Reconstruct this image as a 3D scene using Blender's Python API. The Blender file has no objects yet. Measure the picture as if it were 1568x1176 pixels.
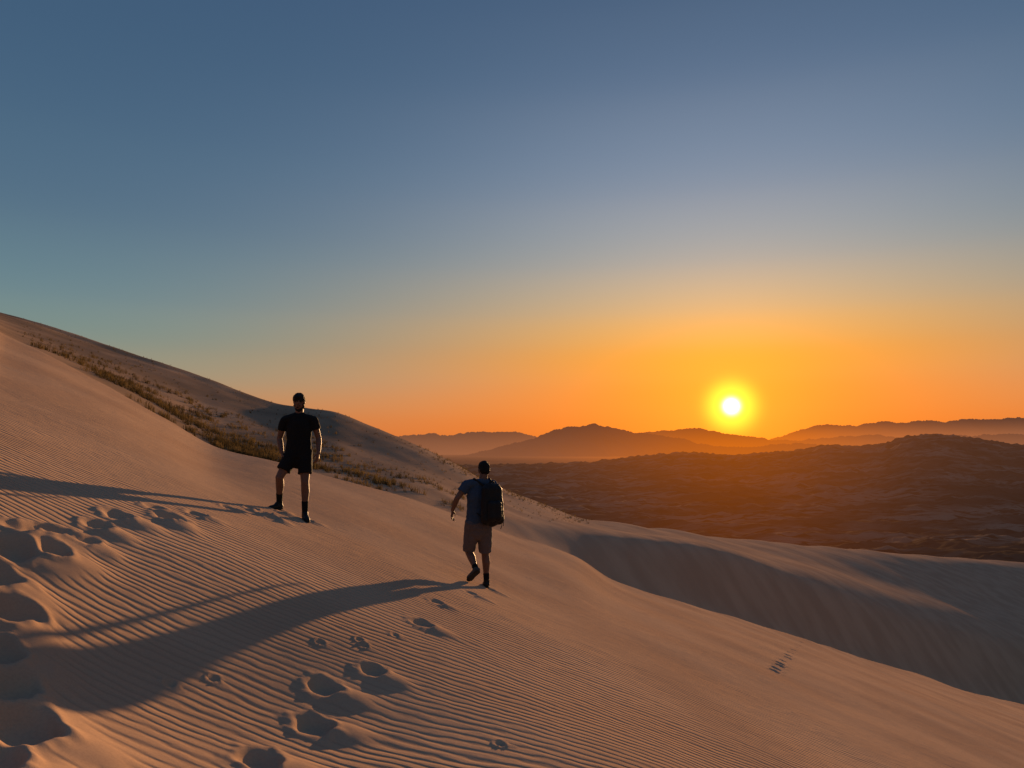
import bpy, math, random
import numpy as np
from mathutils import Vector, Matrix
random.seed(4); rng=np.random.default_rng(7)
sc=bpy.context.scene
sc.view_settings.view_transform='Standard'
try: sc.view_settings.look='None'
except: pass
sc.view_settings.exposure=0

# ------------------------------------------------------------------ helpers
F=1178.0; PIT=math.atan(102/F)
def pix(u,v):
    u=np.asarray(u,float); v=np.asarray(v,float)
    a=(u-784)/F; b=(588-v)/F
    Y=math.cos(PIT)-b*math.sin(PIT); Z=math.sin(PIT)+b*math.cos(PIT)
    return a/Y, Z/Y
def s2l(c):
    o=[]
    for x in c:
        x/=255.0
        o.append(x/12.92 if x<=0.04045 else ((x+0.055)/1.055)**2.4)
    return (o[0],o[1],o[2],1.0)
def slopes(x,y):
    h=np.diff(x,axis=-1); dl=np.diff(y,axis=-1)/h
    m=np.zeros_like(y)
    d0=dl[...,:-1]; d1=dl[...,1:]; h0=h[...,:-1]; h1=h[...,1:]
    w1=2*h1+h0; w2=h1+2*h0
    ok=(d0*d1)>0
    s0=np.where(ok,d0,1); s1=np.where(ok,d1,1)
    m[...,1:-1]=np.where(ok,(w1+w2)/(w1/s0+w2/s1),0)
    m[...,0]=dl[...,0]; m[...,-1]=dl[...,-1]
    return m
def herm(x,x0,x1,y0,y1,m0,m1):
    h=x1-x0; t=(x-x0)/h
    return (2*t**3-3*t**2+1)*y0+(t**3-2*t**2+t)*h*m0+(-2*t**3+3*t**2)*y1+(t**3-t**2)*h*m1
def pchip1(xk,yk,x):
    xk=np.array(xk,float); yk=np.array(yk,float); m=slopes(xk,yk)
    x=np.clip(x,xk[0],xk[-1]); i=np.clip(np.searchsorted(xk,x)-1,0,len(xk)-2)
    return herm(x,xk[i],xk[i+1],yk[i],yk[i+1],m[i],m[i+1])
def sm(a,b,x):
    t=np.clip((x-a)/(b-a),0,1); return t*t*(3-2*t)
def perlin(x,y,seed=0):
    xi=np.floor(x).astype(np.int64); yi=np.floor(y).astype(np.int64)
    xf=x-xi; yf=y-yi
    def g(ix,iy,dx,dy):
        h=(ix*374761393+iy*668265263+seed*1442695041)&0xffffffff
        h=((h^(h>>13))*1274126177)&0xffffffff
        a=((h^(h>>16))&0xffff)/65536.0*2*np.pi
        return np.cos(a)*dx+np.sin(a)*dy
    u=xf**3*(xf*(xf*6-15)+10); v=yf**3*(yf*(yf*6-15)+10)
    a=g(xi,yi,xf,yf); b=g(xi+1,yi,xf-1,yf); c=g(xi,yi+1,xf,yf-1); d=g(xi+1,yi+1,xf-1,yf-1)
    return ((a*(1-u)+b*u)*(1-v)+(c*(1-u)+d*u)*v)*1.5

# ------------------------------------------------------------------ sun
SX,SZ=pix(1120,622)
SUN=Vector((float(SX),1.0,float(SZ))).normalized()
SUN_EL=math.asin(SUN.z); SUN_AZ=math.atan2(SUN.x,SUN.y)

# ------------------------------------------------------------------ terrain functions
D1=10.75; D2=10.9
A0=-1.6
x1,z1=[float(t)*D1 for t in pix(447,786)]
x2,z2=[float(t)*D2 for t in pix(737,898)]
M2=np.array([[x1,D1],[x2,D2]]); bb,cc=np.linalg.solve(M2,np.array([z1-A0,z2-A0]))
def near(x,y):
    xx=np.clip(x,-60,60)
    z=A0+bb*xx+cc*y
    z=z-0.34*np.exp(-(((x+1.7)/1.7)**2+((y-4.2)/2.2)**2))
    return z
FORE=[(-140,425),(0,510),(75,545),(180,600),(250,640),(330,683),(430,709),(560,745),(700,788),(780,818),(880,850),(940,888),(1050,924),(1170,960),(1300,1000),(1430,1040),(1568,1082),(1720,1128)]
C2=[(-140,418),(0,505),(75,538),(180,590),(250,630),(330,672),(430,701),(560,733),(620,746),(780,790),(880,808),(960,820),(1040,832),(1100,845),(1160,862),(1250,890),(1350,925),(1450,955),(1568,985),(1720,1020)]
MID=[(-140,447),(0,480),(100,509),(240,553),(330,585),(430,617),(470,623),(510,630),(560,650),(620,675),(700,710),(760,741),(830,770),(900,797),(960,804),(1050,815),(1130,826),(1220,833),(1300,840),(1400,849),(1568,862),(1720,876)]
FAR=[(-140,716),(0,716),(600,716),(750,714),(870,711),(960,703),(1050,695),(1110,698),(1180,695),(1230,690),(1270,684),(1300,685),(1340,683),(1400,669),(1440,668),(1480,672),(1568,683),(1720,686)]
def cur(pts,X):
    a=np.array(pts,float); x,z=pix(a[:,0],a[:,1]); return pchip1(x,z,X)
def dep(pts,X):
    a=np.array(pts,float); x=(a[:,0]-784)/F; return pchip1(x,a[:,1],X)
THE=np.linspace(-math.pi,math.pi,4001)
tc=np.clip(THE,-math.radians(37),math.radians(37)); XT=np.tan(tc); CT=np.cos(tc)
def knot(dY,Z): return np.log(dY/CT), Z*dY
dF=dep([(0,23),(430,18),(784,23),(940,26),(1170,33),(1300,41),(1568,60)],XT)
d2=dep([(0,34),(430,32),(620,35),(784,42),(940,50),(1170,68),(1568,108)],XT)
dM=dep([(0,74),(430,60),(620,58),(760,64),(900,74),(1050,100),(1300,150),(1568,200)],XT)
ZF=cur(FORE,XT); Z2=cur(C2,XT); ZM=cur(MID,XT); ZA=cur(FAR,XT)
K=[]
K.append(knot(dF,ZF))
K.append(knot(0.86*d2,np.minimum(ZF-0.006,Z2-0.012)))
K.append(knot(d2,Z2))
dmid=np.sqrt(d2*dM); K.append(knot(dmid,Z2+(ZM-Z2)*0.5))
K.append(knot(dM*0.90,Z2+(ZM-Z2)*0.90))
K.append(knot(dM,ZM))
K.append((np.log(dM*1.35/CT),np.minimum(ZM*dM*1.35-6-dM*0.06,ZM*dM-8)))
K.append((np.log(np.full_like(XT,480)/CT),np.full_like(XT,-74.)))
K.append((np.log(np.full_like(XT,900)/CT),np.full_like(XT,-92.)))
K.append((np.log(np.full_like(XT,1700)/CT),-88+ (ZA*3000+60)*0.35))
K.append((np.log(np.full_like(XT,3000)/CT),ZA*3000))
K.append((np.log(np.full_like(XT,4300)/CT),np.full_like(XT,-100.)))
K.append((np.log(np.full_like(XT,90000)/CT),np.full_like(XT,-100.)))
KS=np.stack([k[0] for k in K],1); KZ=np.stack([k[1] for k in K],1)
wb=sm(math.radians(40),math.pi,np.abs(THE))[:,None]
KS=KS*(1-wb)+0.5*(KS[0]+KS[-1])*wb; KZ=KZ*(1-wb)+0.5*(KZ[0]+KZ[-1])*wb
KM=slopes(KS,KZ); NK=KS.shape[1]
def height(x,y):
    x=np.atleast_1d(np.asarray(x,float)); y=np.atleast_1d(np.asarray(y,float))
    th=np.arctan2(x,y); r=np.hypot(x,y); s=np.log(np.maximum(r,1e-3))
    ks=[np.interp(th,THE,KS[:,i]) for i in range(NK)]
    kz=[np.interp(th,THE,KZ[:,i]) for i in range(NK)]
    rc=np.exp(ks[0]); zc=kz[0]
    z=near(x,y)
    delta=zc-near(np.sin(th)*rc,np.cos(th)*rc)
    z=z+delta*sm(0.42,1.0,r/rc)
    for i in range(NK-1):
        m=(s>=ks[i])&(s<ks[i+1])
        if m.any():
            m0=np.interp(th[m],THE,KM[:,i]); m1=np.interp(th[m],THE,KM[:,i+1])
            z[m]=herm(s[m],ks[i][m],ks[i+1][m],kz[i][m],kz[i+1][m],m0,m1)
    z+=0.035*perlin(x/1.9,y/2.6,3)*sm(2,6,r)*(1-sm(60,100,r))
    z+=0.25*perlin(x/11,y/14,5)*sm(24,40,r)*(1-sm(200,400,r))
    w=sm(330,620,r)*(1-sm(3300,4300,r))
    if (w>0).any():
        m=w>0; X=x[m]; Y=y[m]
        wx=X+60*perlin(X/300,Y/300,11); wy=Y+60*perlin(X/260,Y/300,12)
        rd=(1-np.abs(perlin(wx/190,wy/120,21)))**2*11+(1-np.abs(perlin(wx/75,wy/45,22)))**2*7.0+(1-np.abs(perlin(wx/28,wy/18,23)))*4.5
        far=sm(900,2600,r[m])
        z[m]+=w[m]*(rd-13)*(0.75+0.6*far)
    return z
def hg(x,y): return float(height(x,y)[0])
def cast(u,v,dmin=1.6,dmax=70):
    X,Z=[float(t) for t in pix(u,v)]
    d=np.exp(np.linspace(math.log(dmin),math.log(dmax),3000))
    g=height(X*d,d)-Z*d
    i=int(np.argmax(g>0)) if (g>0).any() else len(d)-1
    return X*d[i],d[i]

# ------------------------------------------------------------------ footprints
stamps=[]
def st(u,v,L=0.16,W=0.09,dpt=0.05,rim=0.02,mound=0.03,hd=None):
    x,y=cast(u,v); stamps.append((x,y,hd if hd is not None else random.uniform(-0.4,0.4),L,W,dpt,rim,mound))
for (u,v,k) in [(752,903,.8),(722,909,.9),(668,922,.75),(646,955,1.0),(570,1028,.9),(494,1054,1.05),(478,1112,1.05),(395,1165,1.05)]:
    st(u,v,0.105*k,0.085*k,0.04*k,0.012*k,0.024*k,hd=0.1+random.uniform(-.25,.25))
for (u,v) in [(550,980),(557,989),(604,972),(490,984),(326,1040),(260,1048),(1208,1088),(765,1140),(812,886),(1095,958)]:
    st(u,v,0.035,0.03,0.011,0.010,0.003)
for (u,v,k) in [(470,797,.7),(430,783,.8),(405,787,.9),(385,779,.8),(418,795,.7),(350,778,.7),
                (300,788,.8),(262,795,1.),(238,778,.8),(180,790,1.),(150,806,.9),
                (75,815,1.1),(130,830,.8),(35,812,.9),(20,843,1.2),(80,850,.9),(-10,885,1.1),(10,940,1.1),(-15,1000,1.),(5,1060,1.1),(30,1120,1.2),(-30,1165,1.2)]:
    st(u,v,0.13*k,0.095*k,0.045*k,0.018*k,0.036*k,hd=random.uniform(-0.6,0.6))
for i in range(12):
    t=i/11; st(1228-42*t+random.uniform(-3,3),984+44*t,0.085,0.15,0.06,0.015,0.0,hd=1.5)

def apply_stamps(x,y,z,dist):
    for (sx,sy,hd,L,W,dp,rim,md) in stamps:
        R=L*4.2
        m=np.where((np.abs(x-sx)<R)&(np.abs(y-sy)<R))[0]
        if len(m)==0: continue
        dx=x[m]-sx; dy=y[m]-sy
        c,s=math.cos(hd),math.sin(hd)
        a=c*dx+s*dy; b=-s*dx+c*dy
        wob=1+0.22*perlin(dx/(L*1.1)+sx*7,dy/(L*1.1)+sy*7,31)
        rho=np.sqrt((a/W/1.15)**2+(b/L/1.1)**2)*wob
        cr=-dp*(1-sm(0.30,1.2,rho))
        rm=rim*np.exp(-((rho-1.35)/0.36)**2)*(0.7+0.6*perlin(dx/(L*.6)+sx*3,dy/(L*.6)+sy,33))
        mx=(a-W*2.0)/(W*1.9); my=(b+L*0.35)/(L*1.2)
        mm=md*np.exp(-(mx**2+my**2)**1.4)*sm(0.8,1.3,rho)
        z[m]+=cr+rm+mm
        dist[m]=np.maximum(dist[m],np.clip(1.3*np.exp(-(np.minimum(rho,np.sqrt(mx**2+my**2)*1.6)/1.6)**4),0,1))
    return z,dist

# ------------------------------------------------------------------ build ground sheet
dense=np.radians(np.linspace(-43,43,960)); coarse=np.radians(np.linspace(43,317,104))[1:-1]
th=np.concatenate([dense,coarse]); 
rr=np.concatenate([np.geomspace(0.25,2.0,22,endpoint=False),np.geomspace(2,34,560,endpoint=False),np.geomspace(34,5000,470,endpoint=False),np.geomspace(5000,85000,46)])
NT=len(th); NR=len(rr)
TH,RR=np.meshgrid(th,rr); X=(np.sin(TH)*RR).ravel(); Y=(np.cos(TH)*RR).ravel()
Zv=height(X,Y); dist=np.zeros_like(Zv)
nearmask=np.where(RR.ravel()<40)[0]
zz,dd=apply_stamps(X[nearmask],Y[nearmask],Zv[nearmask].copy(),dist[nearmask].copy())
Zv[nearmask]=zz; dist[nearmask]=dd
idx=np.arange(NT*NR).reshape(NR,NT)
nx=np.roll(idx,-1,axis=1)
q=np.stack([idx[:-1],idx[1:],nx[1:],nx[:-1]],-1).reshape(-1,4)
me=bpy.data.meshes.new("desert_ground")
me.vertices.add(NT*NR); me.vertices.foreach_set("co",np.stack([X,Y,Zv],1).ravel().astype(np.float32))
me.loops.add(q.size); me.loops.foreach_set("vertex_index",q.ravel().astype(np.int32))
me.polygons.add(len(q)); me.polygons.foreach_set("loop_start",(np.arange(len(q))*4).astype(np.int32))
try: me.polygons.foreach_set("loop_total",np.full(len(q),4,np.int32))
except: pass
me.update(calc_edges=True)
me.polygons.foreach_set("use_smooth",np.ones(len(q),bool))
at=me.attributes.new("disturbed",'FLOAT','POINT'); at.data.foreach_set("value",dist.astype(np.float32))
# shade painted into the sand colour on the slope behind the first crest
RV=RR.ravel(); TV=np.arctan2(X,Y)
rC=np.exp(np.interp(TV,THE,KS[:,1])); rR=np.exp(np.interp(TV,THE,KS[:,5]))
shade_mask=sm(0.95,1.1,RV/rC)*(1-sm(1.3,2.0,RV/rR))*(1-sm(math.radians(-16),math.radians(2),TV))
shade_mask=shade_mask*np.clip(0.8+0.5*perlin(X/7,Y/9,41)+0.3*perlin(X/2.3,Y/3,42),0,1)
at=me.attributes.new("slope_shade",'FLOAT','POINT'); at.data.foreach_set("value",shade_mask.astype(np.float32))
n=me.polygons[len(q)//2].normal
if n.z<0: me.flip_normals()
ground=bpy.data.objects.new("desert_ground",me); sc.collection.objects.link(ground)

# ------------------------------------------------------------------ material helpers
class NT_:
    def __init__(s,nt): s.nt=nt; s.N=nt.nodes; s.L=nt.links
    def n(s,t,**k):
        x=s.N.new(t)
        for a,b in k.items(): setattr(x,a,b)
        return x
    def put(s,sock,v):
        if isinstance(v,bpy.types.NodeSocket): s.L.new(v,sock)
        else: sock.default_value=v
    def m(s,op,a,b=None,c=None,clamp=False):
        x=s.n('ShaderNodeMath',operation=op,use_clamp=clamp)
        s.put(x.inputs[0],a)
        if b is not None: s.put(x.inputs[1],b)
        if c is not None: s.put(x.inputs[2],c)
        return x.outputs[0]
    def vm(s,op,a,b=None):
        x=s.n('ShaderNodeVectorMath',operation=op); s.put(x.inputs[0],a)
        if b is not None: s.put(x.inputs[1],b)
        return x.outputs['Value'] if op in('DOT_PRODUCT','LENGTH') else x.outputs[0]
    def mix(s,f,a,b,mode='MIX'):
        x=s.n('ShaderNodeMix',data_type='RGBA',blend_type=mode)
        s.put(x.inputs[0],f); s.put(x.inputs[6],a); s.put(x.inputs[7],b); return x.outputs[2]
    def mr(s,v,a,b,c=0.0,d=1.0,smooth=True):
        x=s.n('ShaderNodeMapRange',interpolation_type='SMOOTHSTEP' if smooth else 'LINEAR')
        s.put(x.inputs[0],v); x.inputs[1].default_value=a; x.inputs[2].default_value=b; x.inputs[3].default_value=c; x.inputs[4].default_value=d
        return x.outputs[0]
    def noise(s,vec,scale,detail=3,rough=0.5):
        x=s.n('ShaderNodeTexNoise'); s.put(x.inputs['Vector'],vec); x.inputs['Scale'].default_value=scale
        x.inputs['Detail'].default_value=detail; x.inputs['Roughness'].default_value=rough; return x.outputs[0]
    def scale(s,v,k):
        x=s.n('ShaderNodeMapping'); s.put(x.inputs[0],v); x.inputs['Scale'].default_value=k; return x.outputs[0]
def azw(h,vec,sig):
    sx,sy=math.sin(SUN_AZ),math.cos(SUN_AZ)
    sp=h.n('ShaderNodeSeparateXYZ'); h.L.new(vec,sp.inputs[0])
    l=h.m('SQRT',h.m('ADD',h.m('MULTIPLY',sp.outputs[0],sp.outputs[0]),h.m('MULTIPLY_ADD',sp.outputs[1],sp.outputs[1],1e-6)))
    d=h.m('ADD',h.m('MULTIPLY',sp.outputs[0],sx),h.m('MULTIPLY',sp.outputs[1],sy))
    d=h.m('MINIMUM',h.m('MAXIMUM',h.m('DIVIDE',d,l),-0.99999),0.99999)
    az=h.m('ARCCOSINE',d)
    t=h.m('DIVIDE',az,math.radians(sig)); t=h.m('MULTIPLY',t,t)
    return h.m('EXPONENT',h.m('MULTIPLY',t,-1.0)), sp
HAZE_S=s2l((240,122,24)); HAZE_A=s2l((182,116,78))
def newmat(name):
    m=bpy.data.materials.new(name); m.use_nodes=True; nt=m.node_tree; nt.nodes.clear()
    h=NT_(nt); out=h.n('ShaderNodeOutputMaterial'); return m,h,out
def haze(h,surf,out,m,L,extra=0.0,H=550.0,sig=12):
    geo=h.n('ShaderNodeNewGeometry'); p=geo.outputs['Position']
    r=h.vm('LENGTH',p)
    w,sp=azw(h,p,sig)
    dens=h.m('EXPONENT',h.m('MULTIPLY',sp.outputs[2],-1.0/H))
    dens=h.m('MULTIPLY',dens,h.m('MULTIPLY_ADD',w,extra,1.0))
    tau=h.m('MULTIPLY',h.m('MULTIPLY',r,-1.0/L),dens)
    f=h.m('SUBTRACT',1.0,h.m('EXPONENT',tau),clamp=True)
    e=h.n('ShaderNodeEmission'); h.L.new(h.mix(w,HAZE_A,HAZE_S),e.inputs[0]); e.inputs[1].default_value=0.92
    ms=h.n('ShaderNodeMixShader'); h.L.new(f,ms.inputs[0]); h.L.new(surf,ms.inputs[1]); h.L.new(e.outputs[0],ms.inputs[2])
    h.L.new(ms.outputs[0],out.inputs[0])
    try: m.cycles.emission_sampling='NONE'
    except: pass

# sand
m,h,out=newmat("sand")
geo=h.n('ShaderNodeNewGeometry'); P=geo.outputs['Position']
r=h.vm('LENGTH',P)
sp=h.n('ShaderNodeSeparateXYZ'); h.L.new(P,sp.inputs[0])
P2=h.n('ShaderNodeCombineXYZ'); h.L.new(sp.outputs[0],P2.inputs[0]); h.L.new(sp.outputs[1],P2.inputs[1]); P2=P2.outputs[0]
w1=h.noise(h.scale(P2,(0.35,0.4,1)),1.0,1)
w2=h.noise(h.scale(P2,(1.3,2.6,1)),1.0,1)
w3=h.noise(h.scale(P2,(5.5,9,1)),1.0,1)
ph=h.m('ADD',sp.outputs[1],h.m('MULTIPLY',w1,0.7)); ph=h.m('ADD',ph,h.m('MULTIPLY',w2,0.13)); ph=h.m('ADD',ph,h.m('MULTIPLY',w3,0.06))
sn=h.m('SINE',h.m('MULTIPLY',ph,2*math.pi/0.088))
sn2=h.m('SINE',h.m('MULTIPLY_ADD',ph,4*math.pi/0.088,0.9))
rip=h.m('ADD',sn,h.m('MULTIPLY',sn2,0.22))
att=h.n('ShaderNodeAttribute',attribute_name="disturbed")
und=h.m('SUBTRACT',1.0,att.outputs['Fac'],clamp=True)
fade=h.mr(r,9,34,1.0,0.35); fade=h.m('MULTIPLY',fade,h.mr(r,34,120,1.0,0.0))
patch=h.mr(w1,0.3,0.6,0.65,1.15); patch=h.m('MULTIPLY',patch,h.mr(w3,0.25,0.6,0.55,1.1))
amp=h.m('MULTIPLY',h.m('MULTIPLY',h.m('MULTIPLY',und,fade),patch),0.0030)
hgt=h.m('MULTIPLY',rip,amp)
gr=h.noise(P,190,1,0.7); hgt=h.m('ADD',hgt,h.m('MULTIPLY',gr,h.mr(r,3,14,0.0014,0.0)))
lump=h.noise(P2,2.2,2); hgt=h.m('ADD',hgt,h.m('MULTIPLY',lump,0.012))
bp=h.n('ShaderNodeBump'); bp.inputs['Strength'].default_value=1; bp.inputs['Distance'].default_value=1; h.L.new(hgt,bp.inputs['Height'])
big=h.noise(P2,0.35,3); fine=h.noise(P,70,2,0.7)
sand=h.mix(h.mr(big,0.35,0.65),(0.42,0.265,0.168,1),(0.49,0.318,0.204,1))
sand=h.mix(h.m('MULTIPLY',h.mr(fine,0.35,0.75),0.25),sand,(0.25,0.155,0.105,1))
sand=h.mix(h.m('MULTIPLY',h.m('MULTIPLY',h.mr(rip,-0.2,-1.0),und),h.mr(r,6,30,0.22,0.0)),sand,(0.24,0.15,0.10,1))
shade_att=h.n('ShaderNodeAttribute',attribute_name="slope_shade")
sand=h.mix(h.m('MULTIPLY',shade_att.outputs['Fac'],0.72),sand,(0.17,0.118,0.078,1))  # darkens the base colour to stand in for shade on the left slope
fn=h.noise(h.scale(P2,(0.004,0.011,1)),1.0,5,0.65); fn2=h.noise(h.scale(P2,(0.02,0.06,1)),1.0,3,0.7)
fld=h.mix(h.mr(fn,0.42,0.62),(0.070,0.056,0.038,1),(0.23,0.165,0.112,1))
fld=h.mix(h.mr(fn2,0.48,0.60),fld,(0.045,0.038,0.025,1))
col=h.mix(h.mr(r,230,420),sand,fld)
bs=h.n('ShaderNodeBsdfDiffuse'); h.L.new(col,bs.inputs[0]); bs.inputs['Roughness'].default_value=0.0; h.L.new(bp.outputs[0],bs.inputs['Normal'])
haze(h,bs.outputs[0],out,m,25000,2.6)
me.materials.append(m)

def mountmat(name,c,L,extra=0):
    m,h,out=newmat(name); geo=h.n('ShaderNodeNewGeometry'); P=geo.outputs['Position']
    nn=h.noise(P,0.0012,4,0.6)
    bs=h.n('ShaderNodeBsdfDiffuse'); h.L.new(h.mix(nn,(c[0]*.6,c[1]*.6,c[2]*.6,1),(c[0]*1.3,c[1]*1.3,c[2]*1.3,1)),bs.inputs[0])
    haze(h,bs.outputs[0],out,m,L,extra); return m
def mountain(name,pts,D,mat,thick=0.16,seed=1,jag=1.0):
    a=np.array(pts,float); xk,zk=pix(a[:,0],a[:,1])
    n=900; Xs=np.linspace(xk[0],xk[-1],n); Zc=np.interp(Xs,xk,zk)
    kern=np.ones(3)/3; Zc=np.convolve(np.pad(Zc,1,mode='edge'),kern,'valid')
    s=Xs*60
    Zc=Zc+jag*(0.0016*perlin(s*1.3,s*0+.5,seed)+0.0016*(0.4-np.abs(perlin(s*3.3,s*0+.3,seed+1)))+0.0008*(0.3-np.abs(perlin(s*8,s*0+.7,seed+2))))
    T=np.concatenate([np.linspace(0,1,26),[1.25,1.6]]); V=[]
    for t in T:
        tt=min(t,1)
        d=D*(1-thick*(1-t))
        base=-130.0
        cz=Zc*D
        if t<=1: z=base+(cz-base)*(tt**1.25)
        else: z=base+(cz-base)*max(0,1-(t-1)/0.6)
        rid=(1-np.abs(perlin(Xs*45+3*t,np.full(n,t*1.5),seed+5)))+0.5*(1-np.abs(perlin(Xs*110+5*t,np.full(n,t*3.0),seed+6)))
        z=z+(rid-1.1)*np.clip(cz-base,0,None)*0.35*(tt*(1-tt)*4 if t<=1 else 0)
        V.append(np.stack([Xs*d,np.full(n,d),z],1))
    V=np.concatenate(V); R=len(T); id=np.arange(R*n).reshape(R,n)
    f=np.stack([id[:-1,:-1],id[:-1,1:],id[1:,1:],id[1:,:-1]],-1).reshape(-1,4)
    me=bpy.data.meshes.new(name); me.from_pydata(V.tolist(),[],f.tolist()); me.update()
    me.polygons.foreach_set("use_smooth",np.ones(len(f),bool)); me.materials.append(mat)
    o=bpy.data.objects.new(name,me); sc.collection.objects.link(o); return o
rock=(0.16,0.11,0.085)
mountain("mountain_range",[(700,700),(770,684),(800,676),(830,667),(846,660),(862,655),(885,654),(900,651),(912,649),(925,653),(940,656),(955,658),(970,662),(1000,665),(1030,669),(1060,676),(1090,683),(1150,685),(1180,682),(1210,679),(1240,679),(1262,684),(1290,692),(1340,700)],15000,mountmat("rock_near",rock,25000,1.0),seed=3)
mountain("mountain_range",[(480,690),(560,672),(615,668),(640,665),(665,664),(690,667),(715,663),(745,662),(770,663),(790,661),(812,667),(850,672),(900,680),(960,690)],22000,mountmat("rock_left",rock,17000,1.0),seed=13)
mountain("mountain_range",[(960,680),(985,664),(1010,660),(1035,659),(1060,655),(1080,657),(1110,664),(1140,668),(1180,674),(1230,674),(1280,669),(1330,666),(1380,669),(1430,665),(1480,667),(1530,664),(1568,665),(1700,662),(1900,668)],24000,mountmat("rock_right",rock,22000,1.2),seed=23)
mountain("mountain_range",[(1120,690),(1180,672),(1215,662),(1245,653),(1265,649),(1290,653),(1320,651),(1350,645),(1385,648),(1410,643),(1450,645),(1490,641),(1530,642),(1568,639),(1700,636),(1900,650)],38000,mountmat("rock_distant",rock,9500,.8,),seed=33)

# ------------------------------------------------------------------ grass on the slope foot
def grass():
    V=[];Fc=[]
    def tuft(x,y,z,hh,nb):
        for _ in range(nb):
            a=random.uniform(0,2*math.pi); le=hh*random.uniform(.4,1.1); ln=random.uniform(.15,.95)*le
            bx=x+random.gauss(0,.12)*hh*1.8; by=y+random.gauss(0,.12)*hh*1.8
            w=random.uniform(.005,.012)*(0.6+hh)
            px,py=-math.sin(a)*w,math.cos(a)*w
            i=len(V)
            mx,my=bx+math.cos(a)*ln*.4,by+math.sin(a)*ln*.4
            V.extend([(bx-px,by-py,z-.05),(bx+px,by+py,z-.05),(mx-px*.8,my-py*.8,z+le*.6),(mx+px*.8,my+py*.8,z+le*.6),(bx+math.cos(a)*ln,by+math.sin(a)*ln,z+le*.85)])
            Fc.extend([(i,i+1,i+3,i+2),(i+2,i+3,i+4)])
    pts=[]
    def add(u,d,hh,nb): pts.append(((u-784)/F*d,d,hh,nb))
    dens=[(40,.15),(120,.45),(200,.85),(300,1.),(420,.9),(500,.7),(560,.5),(650,.2),(720,.1)]
    du=[a for a,b in dens]; dv=[b for a,b in dens]
    tries=0
    while len(pts)<1700 and tries<40000:
        tries+=1
        u=random.uniform(40,720)
        X_=(u-784)/F
        if random.random()>np.interp(u,du,dv): continue
        a=float(np.interp(X_,XT,d2)); b=float(np.interp(X_,XT,dM))
        t=min(1,abs(random.gauss(0,.24)))
        d=a*.92+(b-a)*t
        if perlin(np.array([X_*d/3.]),np.array([d/3.]),77)[0]<random.uniform(-.3,.3): continue
        add(u,d,random.uniform(.11,.38)*(1-.5*t),random.randint(10,24))
    for _ in range(600):
        u=random.uniform(20,880); X_=(u-784)/F
        a=float(np.interp(X_,XT,d2)); b=float(np.interp(X_,XT,dM))
        d=a+(b-a)*random.uniform(.1,.97)
        add(u,d,random.uniform(.06,.18),random.randint(6,12))
    for _ in range(260):
        u=random.uniform(640,905); X_=(u-784)/F; b=float(np.interp(X_,XT,dM))
        add(u,b*random.uniform(.86,1.0),random.uniform(.10,.27),random.randint(8,14))
    xs=np.array([p[0] for p in pts]); ys=np.array([p[1] for p in pts]); zs=height(xs,ys)
    for p,z in zip(pts,zs): tuft(p[0],p[1],float(z),p[2],p[3])
    me=bpy.data.meshes.new("desert_grass"); me.from_pydata(V,[],Fc); me.update()
    o=bpy.data.objects.new("desert_grass",me); sc.collection.objects.link(o)
    m,h,out=newmat("dry_grass"); geo=h.n('ShaderNodeNewGeometry')
    nn=h.noise(geo.outputs['Position'],0.6,3)
    c=h.mix(h.mr(nn,.35,.65),(0.080,0.056,0.024,1),(0.20,0.132,0.052,1))
    d=h.n('ShaderNodeBsdfDiffuse'); t=h.n('ShaderNodeBsdfTranslucent'); h.L.new(c,d.inputs[0]); h.L.new(c,t.inputs[0])
    ms=h.n('ShaderNodeMixShader'); ms.inputs[0].default_value=.3; h.L.new(d.outputs[0],ms.inputs[1]); h.L.new(t.outputs[0],ms.inputs[2]); h.L.new(ms.outputs[0],out.inputs[0])
    me.materials.append(m)
grass()

# ------------------------------------------------------------------ people
def pmat(name,c,rough=.8,bump=0.0,bs_=60,var=.25):
    m,h,out=newmat(name); geo=h.n('ShaderNodeNewGeometry'); P=geo.outputs['Position']
    nn=h.noise(P,14,2,.6)
    b=h.n('ShaderNodeBsdfPrincipled'); k=1-var; k2=1+var
    h.L.new(h.mix(nn,(c[0]*k,c[1]*k,c[2]*k,1),(c[0]*k2,c[1]*k2,c[2]*k2,1)),b.inputs['Base Color']); b.inputs['Roughness'].default_value=rough
    try: b.inputs['Specular IOR Level'].default_value=.2
    except: pass
    if bump>0:
        n2=h.noise(P,bs_,3,.6); bp=h.n('ShaderNodeBump'); bp.inputs['Distance'].default_value=bump; h.L.new(n2,bp.inputs['Height']); h.L.new(bp.outputs[0],b.inputs['Normal'])
    h.L.new(b.outputs[0],out.inputs[0]); return m
SKIN=pmat("skin",(0.135,0.070,0.048),.55,.002,90)
BLACK=pmat("black_cotton",(0.006,0.006,0.007),.9,.01,22)
BLUE=pmat("blue_cotton",(0.035,0.055,0.090),.9,.01,22)
GREY=pmat("grey_twill",(0.10,0.080,0.080),.9,.01,20)
SHOE=pmat("black_shoe",(0.008,0.008,0.008),.6,.003,60)
TSHOE=pmat("trail_shoe",(0.06,0.052,0.048),.7,.003,60)
SOLE=pmat("rubber_sole",(0.03,0.027,0.025),.8)
HAIR=pmat("dark_hair",(0.009,0.007,0.006),.7,.008,160)
PACK=pmat("pack_nylon",(0.007,0.007,0.008),.55,.004,40)
EYEW=pmat("eye_white",(.22,.20,.18),.3); EYED=pmat("eye_iris",(.02,.015,.01),.2); LIP=pmat("lips",(.11,.055,.045),.6)

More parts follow.
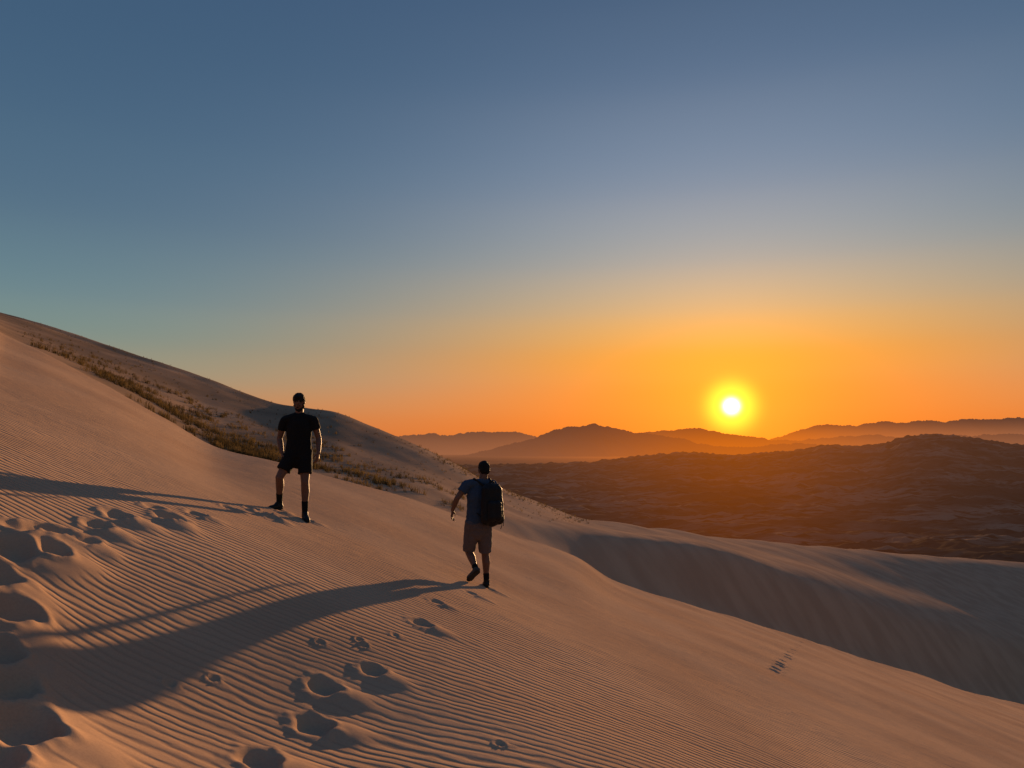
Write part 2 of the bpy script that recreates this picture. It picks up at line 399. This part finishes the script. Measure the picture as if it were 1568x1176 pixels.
V3=lambda *a: Vector(a)
class Blob:
    def __init__(s): s.V=[]; s.F=[]
    def _rings(s,C,axis,ringdef,flat=None,seg=18):
        ax=axis.normalized(); t=Vector((1,0,0)) if abs(ax.x)<.8 else Vector((0,1,0))
        a=ax.cross(t).normalized(); b=ax.cross(a)
        base=len(s.V)
        for (o,r) in ringdef:
            for k in range(seg):
                an=2*math.pi*k/seg; off=a*math.cos(an)*r+b*math.sin(an)*r
                if flat:
                    fd,fs=flat; fd=fd.normalized(); off=off+fd*(off.dot(fd))*(fs-1)
                s.V.append(C+ax*o+off)
        R=len(ringdef)
        for i in range(R-1):
            for k in range(seg):
                k2=(k+1)%seg
                s.F.append((base+i*seg+k,base+i*seg+k2,base+(i+1)*seg+k2,base+(i+1)*seg+k))
        s.F.append(tuple(base+k for k in range(seg))[::-1]); s.F.append(tuple(base+(R-1)*seg+k for k in range(seg)))
    def cap(s,p0,r0,p1,r1,flat=None):
        ax=p1-p0; L=ax.length
        rd=[]
        for i in range(1,6):
            an=math.pi/2*(i/6); rd.append((-r0*math.cos(an),r0*math.sin(an)))
        rd=[(-r0*.998,r0*.06)]+rd+[(0,r0),(L,r1)]
        for i in range(5,0,-1):
            an=math.pi/2*(i/6); rd.append((L+r1*math.cos(an),r1*math.sin(an)))
        rd.append((L+r1*.998,r1*.06))
        s._rings(p0,ax,rd,flat)
    def fru(s,p0,r0,p1,r1,flat=None,mid=None):
        ax=p1-p0; L=ax.length
        rd=[(0,r0),(L*.5,mid if mid else (r0+r1)/2),(L,r1)]
        s._rings(p0,ax,rd,flat,24)
    def chain(s,pts,flat=None):
        for (a,ra),(b,rb) in zip(pts[:-1],pts[1:]): s.cap(a,ra,b,rb,flat)
    def ell(s,c,axes):
        n=len(s.V); S=16; R=10
        (A,B,C_)=axes
        for i in range(R+1):
            ph=math.pi*(i+.02)/(R+.04)
            for k in range(S):
                an=2*math.pi*k/S
                s.V.append(c+A*math.sin(ph)*math.cos(an)+B*math.sin(ph)*math.sin(an)+C_*math.cos(ph))
        for i in range(R):
            for k in range(S):
                k2=(k+1)%S; s.F.append((n+i*S+k,n+(i+1)*S+k,n+(i+1)*S+k2,n+i*S+k2))
        s.F.append(tuple(n+k for k in range(S))); s.F.append(tuple(n+R*S+k for k in range(S))[::-1])
    def make(s,name,parent,mat,voxel=.008,smooth=3,disp=0,dscale=.12,remesh=True):
        me=bpy.data.meshes.new(name); me.from_pydata([tuple(v) for v in s.V],[],s.F); me.update()
        o=bpy.data.objects.new(name,me); sc.collection.objects.link(o); o.parent=parent
        import bmesh
        bm=bmesh.new(); bm.from_mesh(me); bmesh.ops.recalc_face_normals(bm,faces=bm.faces); bm.to_mesh(me); bm.free()
        me.materials.append(mat)
        if remesh:
            r=o.modifiers.new("rm",'REMESH'); r.mode='VOXEL'; r.voxel_size=voxel; r.use_smooth_shade=True
            if smooth:
                q=o.modifiers.new("sm",'SMOOTH'); q.factor=.5; q.iterations=smooth
        else:
            me.polygons.foreach_set("use_smooth",[True]*len(me.polygons))
        if disp:
            t=bpy.data.textures.new(name+"_folds",'CLOUDS'); t.noise_scale=dscale; t.noise_depth=2
            d=o.modifiers.new("folds",'DISPLACE'); d.texture=t; d.strength=disp; d.texture_coords='GLOBAL'; d.mid_level=.5
        return o
def hand(B,w,d,n,side):
    d=d.normalized(); side=(side-d*side.dot(d)).normalized(); n=d.cross(side).normalized()*(1 if d.cross(side).dot(n)>0 else -1)
    B.cap(w-d*.01,.026,w+d*.075,.032,(n,.5))
    B.cap(w+d*.03+side*.012,.022,w+d*.08-side*.012,.024,(n,.6))
    for i,(o,L) in enumerate([(.030,.072),(.010,.080),(-.011,.074),(-.031,.058)]):
        k=w+d*(.088-.004*abs(i-1))+side*o
        sp=side*(o*.25)
        a=(d+n*.25+sp).normalized(); b=(d+n*.75+sp).normalized(); c=(d*.6+n*1.0).normalized()
        p1=k+a*L*.45; p2=p1+b*L*.32; p3=p2+c*L*.23
        B.chain([(k-d*.02,.0098),(k,.0098),(p1,.009),(p2,.0083),(p3,.0075)])
    t0=w+d*.022+side*.024; t1=t0+(d*.6+side*.7+n*.3).normalized()*.04; t2=t1+(d*.9+side*.25+n*.4).normalized()*.03; t3=t2+(d+n*.5).normalized()*.02
    B.chain([(t0,.013),(t1,.0115),(t2,.010),(t3,.0085)])
def head(B,c,f,u,r):
    B.ell(c+u*.025-f*.008,(r*.074,f*.094,u*.096))
    B.ell(c-u*.05+f*.026,(r*.056,f*.062,u*.066))
    B.ell(c-u*.098+f*.066,(r*.024,f*.022,u*.017))
    B.cap(c+u*.022+f*.083,.009,c-u*.018+f*.103,.013)
    B.ell(c+u*.028+f*.076,(r*.05,f*.014,u*.012))
    B.ell(c-u*.054+f*.083,(r*.023,f*.011,u*.010))
    for s in(-1,1):
        B.ell(c+r*s*.077-f*.006-u*.004,(r*.010,f*.018,u*.031))
        B.ell(c+r*s*.045+f*.062-u*.018,(r*.02,f*.018,u*.02))
def facebits(par,c,f,u,r):
    E=Blob(); I=Blob(); L=Blob()
    for s in(-1,1):
        e=c+r*s*.031+f*.080+u*.008
        E.ell(e,(r*.0135,f*.0105,u*.006)); I.ell(e+f*.0075,(r*.0055,f*.004,u*.0055))
    L.ell(c-u*.054+f*.0905,(r*.019,f*.006,u*.0045))
    E.make("eyes",par,EYEW,remesh=False); I.make("irises",par,EYED,remesh=False); L.make("mouth",par,LIP,remesh=False)
def leg(B,hip,knee,ank,back):
    B.chain([(hip,.088),(hip.lerp(knee,.5),.074),(knee,.055)])
    m=knee.lerp(ank,.32)+back*.016
    B.chain([(knee,.054),(m,.057),(knee.lerp(ank,.68),.041),(ank,.034)])
def arm(B,sh,el,wr):
    B.chain([(sh,.056),(sh.lerp(el,.45),.048),(el,.038)])
    B.chain([(el,.039),(el.lerp(wr,.3),.041),(wr,.026)])
def shoe(par,ank,toe_dir,heelpt,mat,name,up=V3(0,0,1),L=.27):
    t=toe_dir.normalized(); s=t.cross(up).normalized(); n=s.cross(t).normalized()
    B=Blob()
    h0=heelpt+n*.045+t*.02
    B.chain([(h0,.044),(heelpt+n*.045+t*.10,.045),(heelpt+n*.036+t*.19,.043),(heelpt+n*.031+t*(L-.04),.034)],(n,.85))
    B.cap(ank,.044,heelpt+n*.05+t*.04,.046)
    B.cap(ank,.042,heelpt+n*.045+t*.12,.036)
    B.make(name,par,mat,.007,3)
    S=Blob()
    S.chain([(heelpt+n*.008+t*.015,.043),(heelpt+n*.008+t*.11,.04),(heelpt+n*.008+t*.18,.05),(heelpt+n*.008+t*(L-.035),.038)],(n,.28))
    S.make(name+"_sole",par,SOLE,.006,2)
def empty(name,loc):
    e=bpy.data.objects.new(name,None); sc.collection.objects.link(e); return e
UP=V3(0,0,1)
def torso_shirt(par,pel,che,nk,shL,shR,elL,elR,side,fwd,mat,hemz,slv=.62,name="t_shirt",wst=.165):
    B=Blob()
    B.fru(hemz,wst+.012,hemz.lerp(che,.55),wst,(fwd,.66))
    B.cap(hemz.lerp(che,.4),wst-.008,che+UP*.02,.185,(fwd,.64))
    B.cap(che+UP*.02,.185,che+UP*.10,.15,(fwd,.66))
    B.cap(shL-(shL-nk)*.10-UP*.0,.064,nk-UP*.045,.074); B.cap(shR-(shR-nk)*.10,.064,nk-UP*.045,.074)
    B.cap(che+UP*.05+fwd*.03,.12,che-UP*.02+fwd*.03,.12,(fwd,.8))
    for sh,el in((shL,elL),(shR,elR)):
        B.cap(sh,.066,sh.lerp(el,.25),.066)
        B.fru(sh.lerp(el,.1),.066,sh.lerp(el,slv),.067)
    B.cap(nk-UP*.04,.066,nk-UP*.015,.060)
    return B.make(name,par,mat,.009,4,disp=.022,dscale=.10)
def shorts(par,pel,hips,knees,side,fwd,mat,frac,top,r1=.10):
    B=Blob()
    B.fru(top,.152,pel-UP*.05,.178,(fwd,.72))
    B.cap(pel,.165,pel-UP*.06,.15,(fwd,.75))
    for hp,kn in zip(hips,knees):
        B.fru(hp+(hp-kn).normalized()*.05,.105,hp.lerp(kn,frac),r1,mid=.105)
        B.cap(hp,.10,hp.lerp(kn,.3),.095)
    B.make("shorts",par,mat,.009,3,disp=.02,dscale=.09)
def hairobj(par,c,f,u,r,beard,long=.0):
    B=Blob()
    B.ell(c+u*.045-f*.014,(r*.081,f*.097,u*.088))
    B.ell(c+u*.005-f*.045,(r*.078,f*.062,u*.085))
    B.ell(c+u*.105+f*.03,(r*.055,f*.05,u*.028))
    B.make("hair",par,HAIR,.006,2,disp=.016,dscale=.02)
    if beard:
        B=Blob()
        B.ell(c-u*.075+f*.030,(r*.060,f*.062,u*.05)); B.ell(c-u*.105+f*.055,(r*.038,f*.035,u*.03))
        for s in(-1,1): B.ell(c+r*s*.062-u*.04+f*.012,(r*.012,f*.025,u*.045))
        B.ell(c-u*.037+f*.090,(r*.03,f*.010,u*.006))
        B.make("beard",par,HAIR,.006,2,disp=.01,dscale=.02)

def hiker_front():
    e=empty("hiker",None)
    def S(u,v,dy=0):
        X_,Z_=pix(u,v); d=D1+dy; return V3(float(X_)*d,d,float(Z_)*d)
    fw=V3(-.08,-1,0).normalized(); sd=V3(-1,.08,0).normalized()
    hipL,hipR=S(449,694),S(467,694); knL,knR=S(428,731,-.14),S(467,738,-.08)
    aL=S(428,768,.08); gL=hg(aL.x,aL.y); aL.z=gL+.10
    aR=S(467,784,-.02); gR=hg(aR.x,aR.y); aR.z=gR+.10
    shL,shR=S(436,644),S(480,644); elL,elR=S(428,672,.06),S(488,671,.05); wrL,wrR=S(432,694,-.05),S(488,693,-.06)
    pel=S(457,694); che=S(458,657); nk=S(458,634)
    f=V3(-.10,-.86,-.50).normalized(); r=f.cross(UP).normalized(); u=r.cross(f).normalized()
    hc=S(458,616,-.03)
    B=Blob()
    head(B,hc,f,u,r); B.cap(nk-UP*.03,.058,hc-u*.03-f*.02,.055)
    B.cap(pel,.13,che,.14,(fw,.65)); B.cap(shL,.058,nk-UP*.04,.06); B.cap(shR,.058,nk-UP*.04,.06)
    arm(B,shL,elL,wrL); arm(B,shR,elR,wrR)
    hand(B,wrL,V3(.15,-.12,-1),V3(1,0,0),V3(.3,-1,0)); hand(B,wrR,V3(-.12,-.15,-1),V3(-1,0,0),V3(-.3,-1,0))
    leg(B,hipL,knL,aL,-fw); leg(B,hipR,knR,aR,-fw)
    B.make("body",e,SKIN,.006,2)
    facebits(e,hc,f,u,r); hairobj(e,hc,f,u,r,True)
    torso_shirt(e,pel,che,nk,shL,shR,elL,elR,sd,fw,BLACK,S(457,697),.52,wst=.172)
    shorts(e,pel-UP*.01,[hipL,hipR],[knL,knR],sd,fw,BLACK,.72,S(457,684),.098)
    B=Blob()
    for k,a in((knL,aL),(knR,aR)): B.fru(k.lerp(a,.62),.047,a,.041)
    B.make("socks",e,BLACK,.006,1)
    shoe(e,aL,V3(-.45,-.9,0)+V3(0,0,-.02),V3(aL.x,aL.y,gL)-V3(-.45,-.9,0).normalized()*.04,SHOE,"left_shoe")
    shoe(e,aR,V3(.42,-.88,-.14),V3(aR.x,aR.y,gR+.012)-V3(.42,-.88,0).normalized()*.04,SHOE,"right_shoe")
hiker_front()

def hiker_back():
    e=empty("hiker",None)
    def S(u,v,dy=0):
        X_,Z_=pix(u,v); d=D2+dy; return V3(float(X_)*d,d,float(Z_)*d)
    fw=V3(-.42,.9,0).normalized(); sd=V3(.9,.42,0).normalized()
    hipL,hipR=S(723,803,-.04),S(742,803,.04); knL,knR=S(718,845,.10),S(743,848,.12)
    aL=S(729,872,-.13)
    aR=S(745,886,.12); gR=hg(aR.x,aR.y); aR.z=gR+.10
    shL,shR=S(715,742,-.06),S(755,742,.08); elL,elR=S(700,763,-.12),S(765,768,.16); wrL,wrR=S(693,781,-.02),S(764,789,.28)
    pel=S(732,803); che=S(734,763); nk=S(739,735)
    f=V3(-.3,.92,-.25).normalized(); r=f.cross(UP).normalized(); u=r.cross(f).normalized()
    hc=S(741,720,.04)
    B=Blob()
    head(B,hc,f,u,r); B.cap(nk-UP*.03,.058,hc-u*.03-f*.02,.056)
    B.cap(pel,.13,che,.14,(fw,.65)); B.cap(shL,.058,nk-UP*.04,.06); B.cap(shR,.058,nk-UP*.04,.06)
    arm(B,shL,elL,wrL); arm(B,shR,elR,wrR)
    hand(B,wrL,V3(-.12,.2,-1),V3(1,0,0),V3(.2,1,0)); hand(B,wrR,V3(0,.3,-1),V3(-1,0,0),V3(0,1,0))
    leg(B,hipL,knL,aL,-fw); leg(B,hipR,knR,aR,-fw)
    B.make("body",e,SKIN,.006,2)
    facebits(e,hc,f,u,r); hairobj(e,hc,f,u,r,False)
    torso_shirt(e,pel,che,nk,shL,shR,elL,elR,sd,fw,BLUE,S(732,801),.55,wst=.172)
    shorts(e,pel-UP*.01,[hipL,hipR],[knL,knR],sd,fw,GREY,.94,S(732,793),.088)
    B=Blob(); B.fru(knR.lerp(aR,.72),.044,aR,.041); B.fru(knL.lerp(aL,.78),.043,aL,.041); B.make("socks",e,BLACK,.006,1)
    shoe(e,aR,V3(-.15,.98,-.05),V3(aR.x,aR.y,gR)-V3(-.15,.98,0).normalized()*.04,SHOE,"right_shoe")
    toe=S(717,890,-.10); gz=hg(toe.x,toe.y); toe.z=gz+.015
    heel=aL+V3(.03,-.075,-.02); td=(toe-heel)
    shoe(e,aL,td,heel,TSHOE,"left_shoe",up=V3(-.2,.9,.5),L=max(.24,min(.28,td.length)))
    bk=-fw; up=V3(-.03,.06,1).normalized()
    c=S(751,771,0)+bk*.17; c.x=S(754,771).x
    bp=empty("backpack",None); bp.parent=e
    B=Blob()
    for dx in(-.075,.075):
        B.cap(c+sd*dx+up*.19,.075,c+sd*dx*1.15-up*.20,.085,(bk,.95))
    B.cap(c+up*.20,.10,c-up*.20,.105,(bk,.8)); B.cap(c-sd*.06+up*.235,.055,c+sd*.06+up*.235,.055)
    B.make("pack_body",bp,PACK,.009,4,disp=.018,dscale=.12)
    B=Blob()
    B.cap(c+bk*.085-sd*.045+up*.0,.06,c+bk*.085-sd*.045-up*.17,.065,(bk,.8)); B.cap(c+bk*.085+sd*.045+up*.0,.06,c+bk*.085+sd*.045-up*.17,.065,(bk,.8))
    B.cap(c+bk*.085-sd*.045+up*.0,.05,c+bk*.085+sd*.045+up*.0,.05,(bk,.8))
    B.make("front_pocket",bp,PACK,.008,3,disp=.01)
    B=Blob()
    B.chain([(c-sd*.04+up*.28,.010),(c-sd*.02+up*.32,.010),(c+sd*.02+up*.32,.010),(c+sd*.04+up*.28,.010)])
    for sh,s in((shL,-1),(shR,1)):
        inn=sh.lerp(nk,.42)
        B.chain([(c+sd*s*.06+up*.24-bk*.06,.016),(inn+UP*.052-fw*.02,.018),(inn+fw*.09-UP*.01,.018),(inn+fw*.12-UP*.18+sd*s*.02,.016),(che+sd*s*.17-UP*.10+fw*.02,.012),(c+sd*s*.10-up*.20-bk*.05,.010)])
    B.chain([(c+sd*.13-up*.14,.007),(c+sd*.165-up*.2,.006),(c+sd*.16-up*.30,.006)])
    B.chain([(c+sd*.11-up*.22,.006),(c+sd*.14-up*.29,.006),(c+sd*.12-up*.34,.006)])
    B.make("straps",bp,PACK,.005,1)
hiker_back()

# ------------------------------------------------------------------ world
w=bpy.data.worlds.new("World"); sc.world=w; w.use_nodes=True; nt=w.node_tree; nt.nodes.clear(); h=NT_(nt)
out=h.n('ShaderNodeOutputWorld'); bg=h.n('ShaderNodeBackground'); h.L.new(bg.outputs[0],out.inputs[0])
tcn=h.n('ShaderNodeTexCoord'); D=h.vm('NORMALIZE',tcn.outputs['Generated'])
wz,sp=azw(h,D,25)
el=h.m('ARCSINE',sp.outputs[2]); fac=h.m('DIVIDE',el,math.radians(60),clamp=True)
def ramp(stops):
    x=h.n('ShaderNodeValToRGB'); cr=x.color_ramp
    cr.interpolation='CARDINAL'
    while len(cr.elements)>1: cr.elements.remove(cr.elements[-1])
    cr.elements[0].position=stops[0][0]/60; cr.elements[0].color=s2l(stops[0][1])
    for d,c in stops[1:]:
        e=cr.elements.new(d/60); e.color=s2l(c)
    h.L.new(fac,x.inputs[0]); return x.outputs[0]
farR=ramp([(0,(204,116,62)),(2.5,(190,130,86)),(4.5,(158,142,116)),(7,(126,140,130)),(10,(104,131,138)),(15,(84,112,132)),(21,(70,99,125)),(30,(60,88,118)),(42,(62,88,122)),(60,(74,98,138))])
nearR=ramp([(0,(226,98,20)),(2.5,(242,116,8)),(5,(248,138,14)),(7.5,(238,156,54)),(10,(212,168,114)),(13.5,(170,163,154)),(18.5,(132,144,161)),(25,(98,118,144)),(31,(74,97,126)),(42,(64,88,120)),(60,(74,98,138))])
base=h.mix(wz,farR,nearR)
dt=h.vm('DOT_PRODUCT',D,(SUN.x,SUN.y,SUN.z)); g=h.m('ARCCOSINE',h.m('MINIMUM',dt,0.9999999)); gd=h.m('MULTIPLY',g,180/math.pi)
def gl(col,k,sc_,p=1.0):
    t=h.m('DIVIDE',gd,sc_); t=h.m('POWER',t,p); e=h.m('MULTIPLY',h.m('EXPONENT',h.m('MULTIPLY',t,-1)),k)
    x=h.n('ShaderNodeVectorMath',operation='SCALE'); x.inputs[0].default_value=col[:3]; h.L.new(e,x.inputs['Scale']); return x.outputs[0]
base=h.vm('ADD',base,gl((1.0,.28,0.0),.52,4.8,1.3))
base=h.vm('ADD',base,gl((1.0,.62,.03),1.3,1.65,3.0))
base=h.vm('ADD',base,gl((1.0,.9,.75),5.0,.48,2.4))
sky=h.n('ShaderNodeTexSky'); sky.sky_type='NISHITA'; sky.sun_disc=False; sky.sun_elevation=SUN_EL; sky.sun_rotation=SUN_AZ; sky.dust_density=2.0; sky.altitude=700
x=h.n('ShaderNodeVectorMath',operation='SCALE'); h.L.new(sky.outputs[0],x.inputs[0]); x.inputs['Scale'].default_value=0.006
base=h.vm('ADD',base,x.outputs[0])
h.L.new(base,bg.inputs[0]); bg.inputs[1].default_value=1.0

# ------------------------------------------------------------------ sun lamp + camera
ld=bpy.data.lights.new("sun",'SUN'); ld.energy=7.0; ld.angle=math.radians(.6); ld.color=(1.0,.57,.26)
lo=bpy.data.objects.new("sun",ld); sc.collection.objects.link(lo); lo.rotation_euler=SUN.to_track_quat('Z','Y').to_euler(); lo.location=(20,60,40)
cd=bpy.data.cameras.new("camera"); co=bpy.data.objects.new("camera",cd); sc.collection.objects.link(co)
cd.sensor_width=36; cd.lens=36*F/1568; cd.clip_start=.05; cd.clip_end=200000
co.location=(0,0,0); co.rotation_euler=(math.pi/2+PIT,0,0)
sc.camera=co
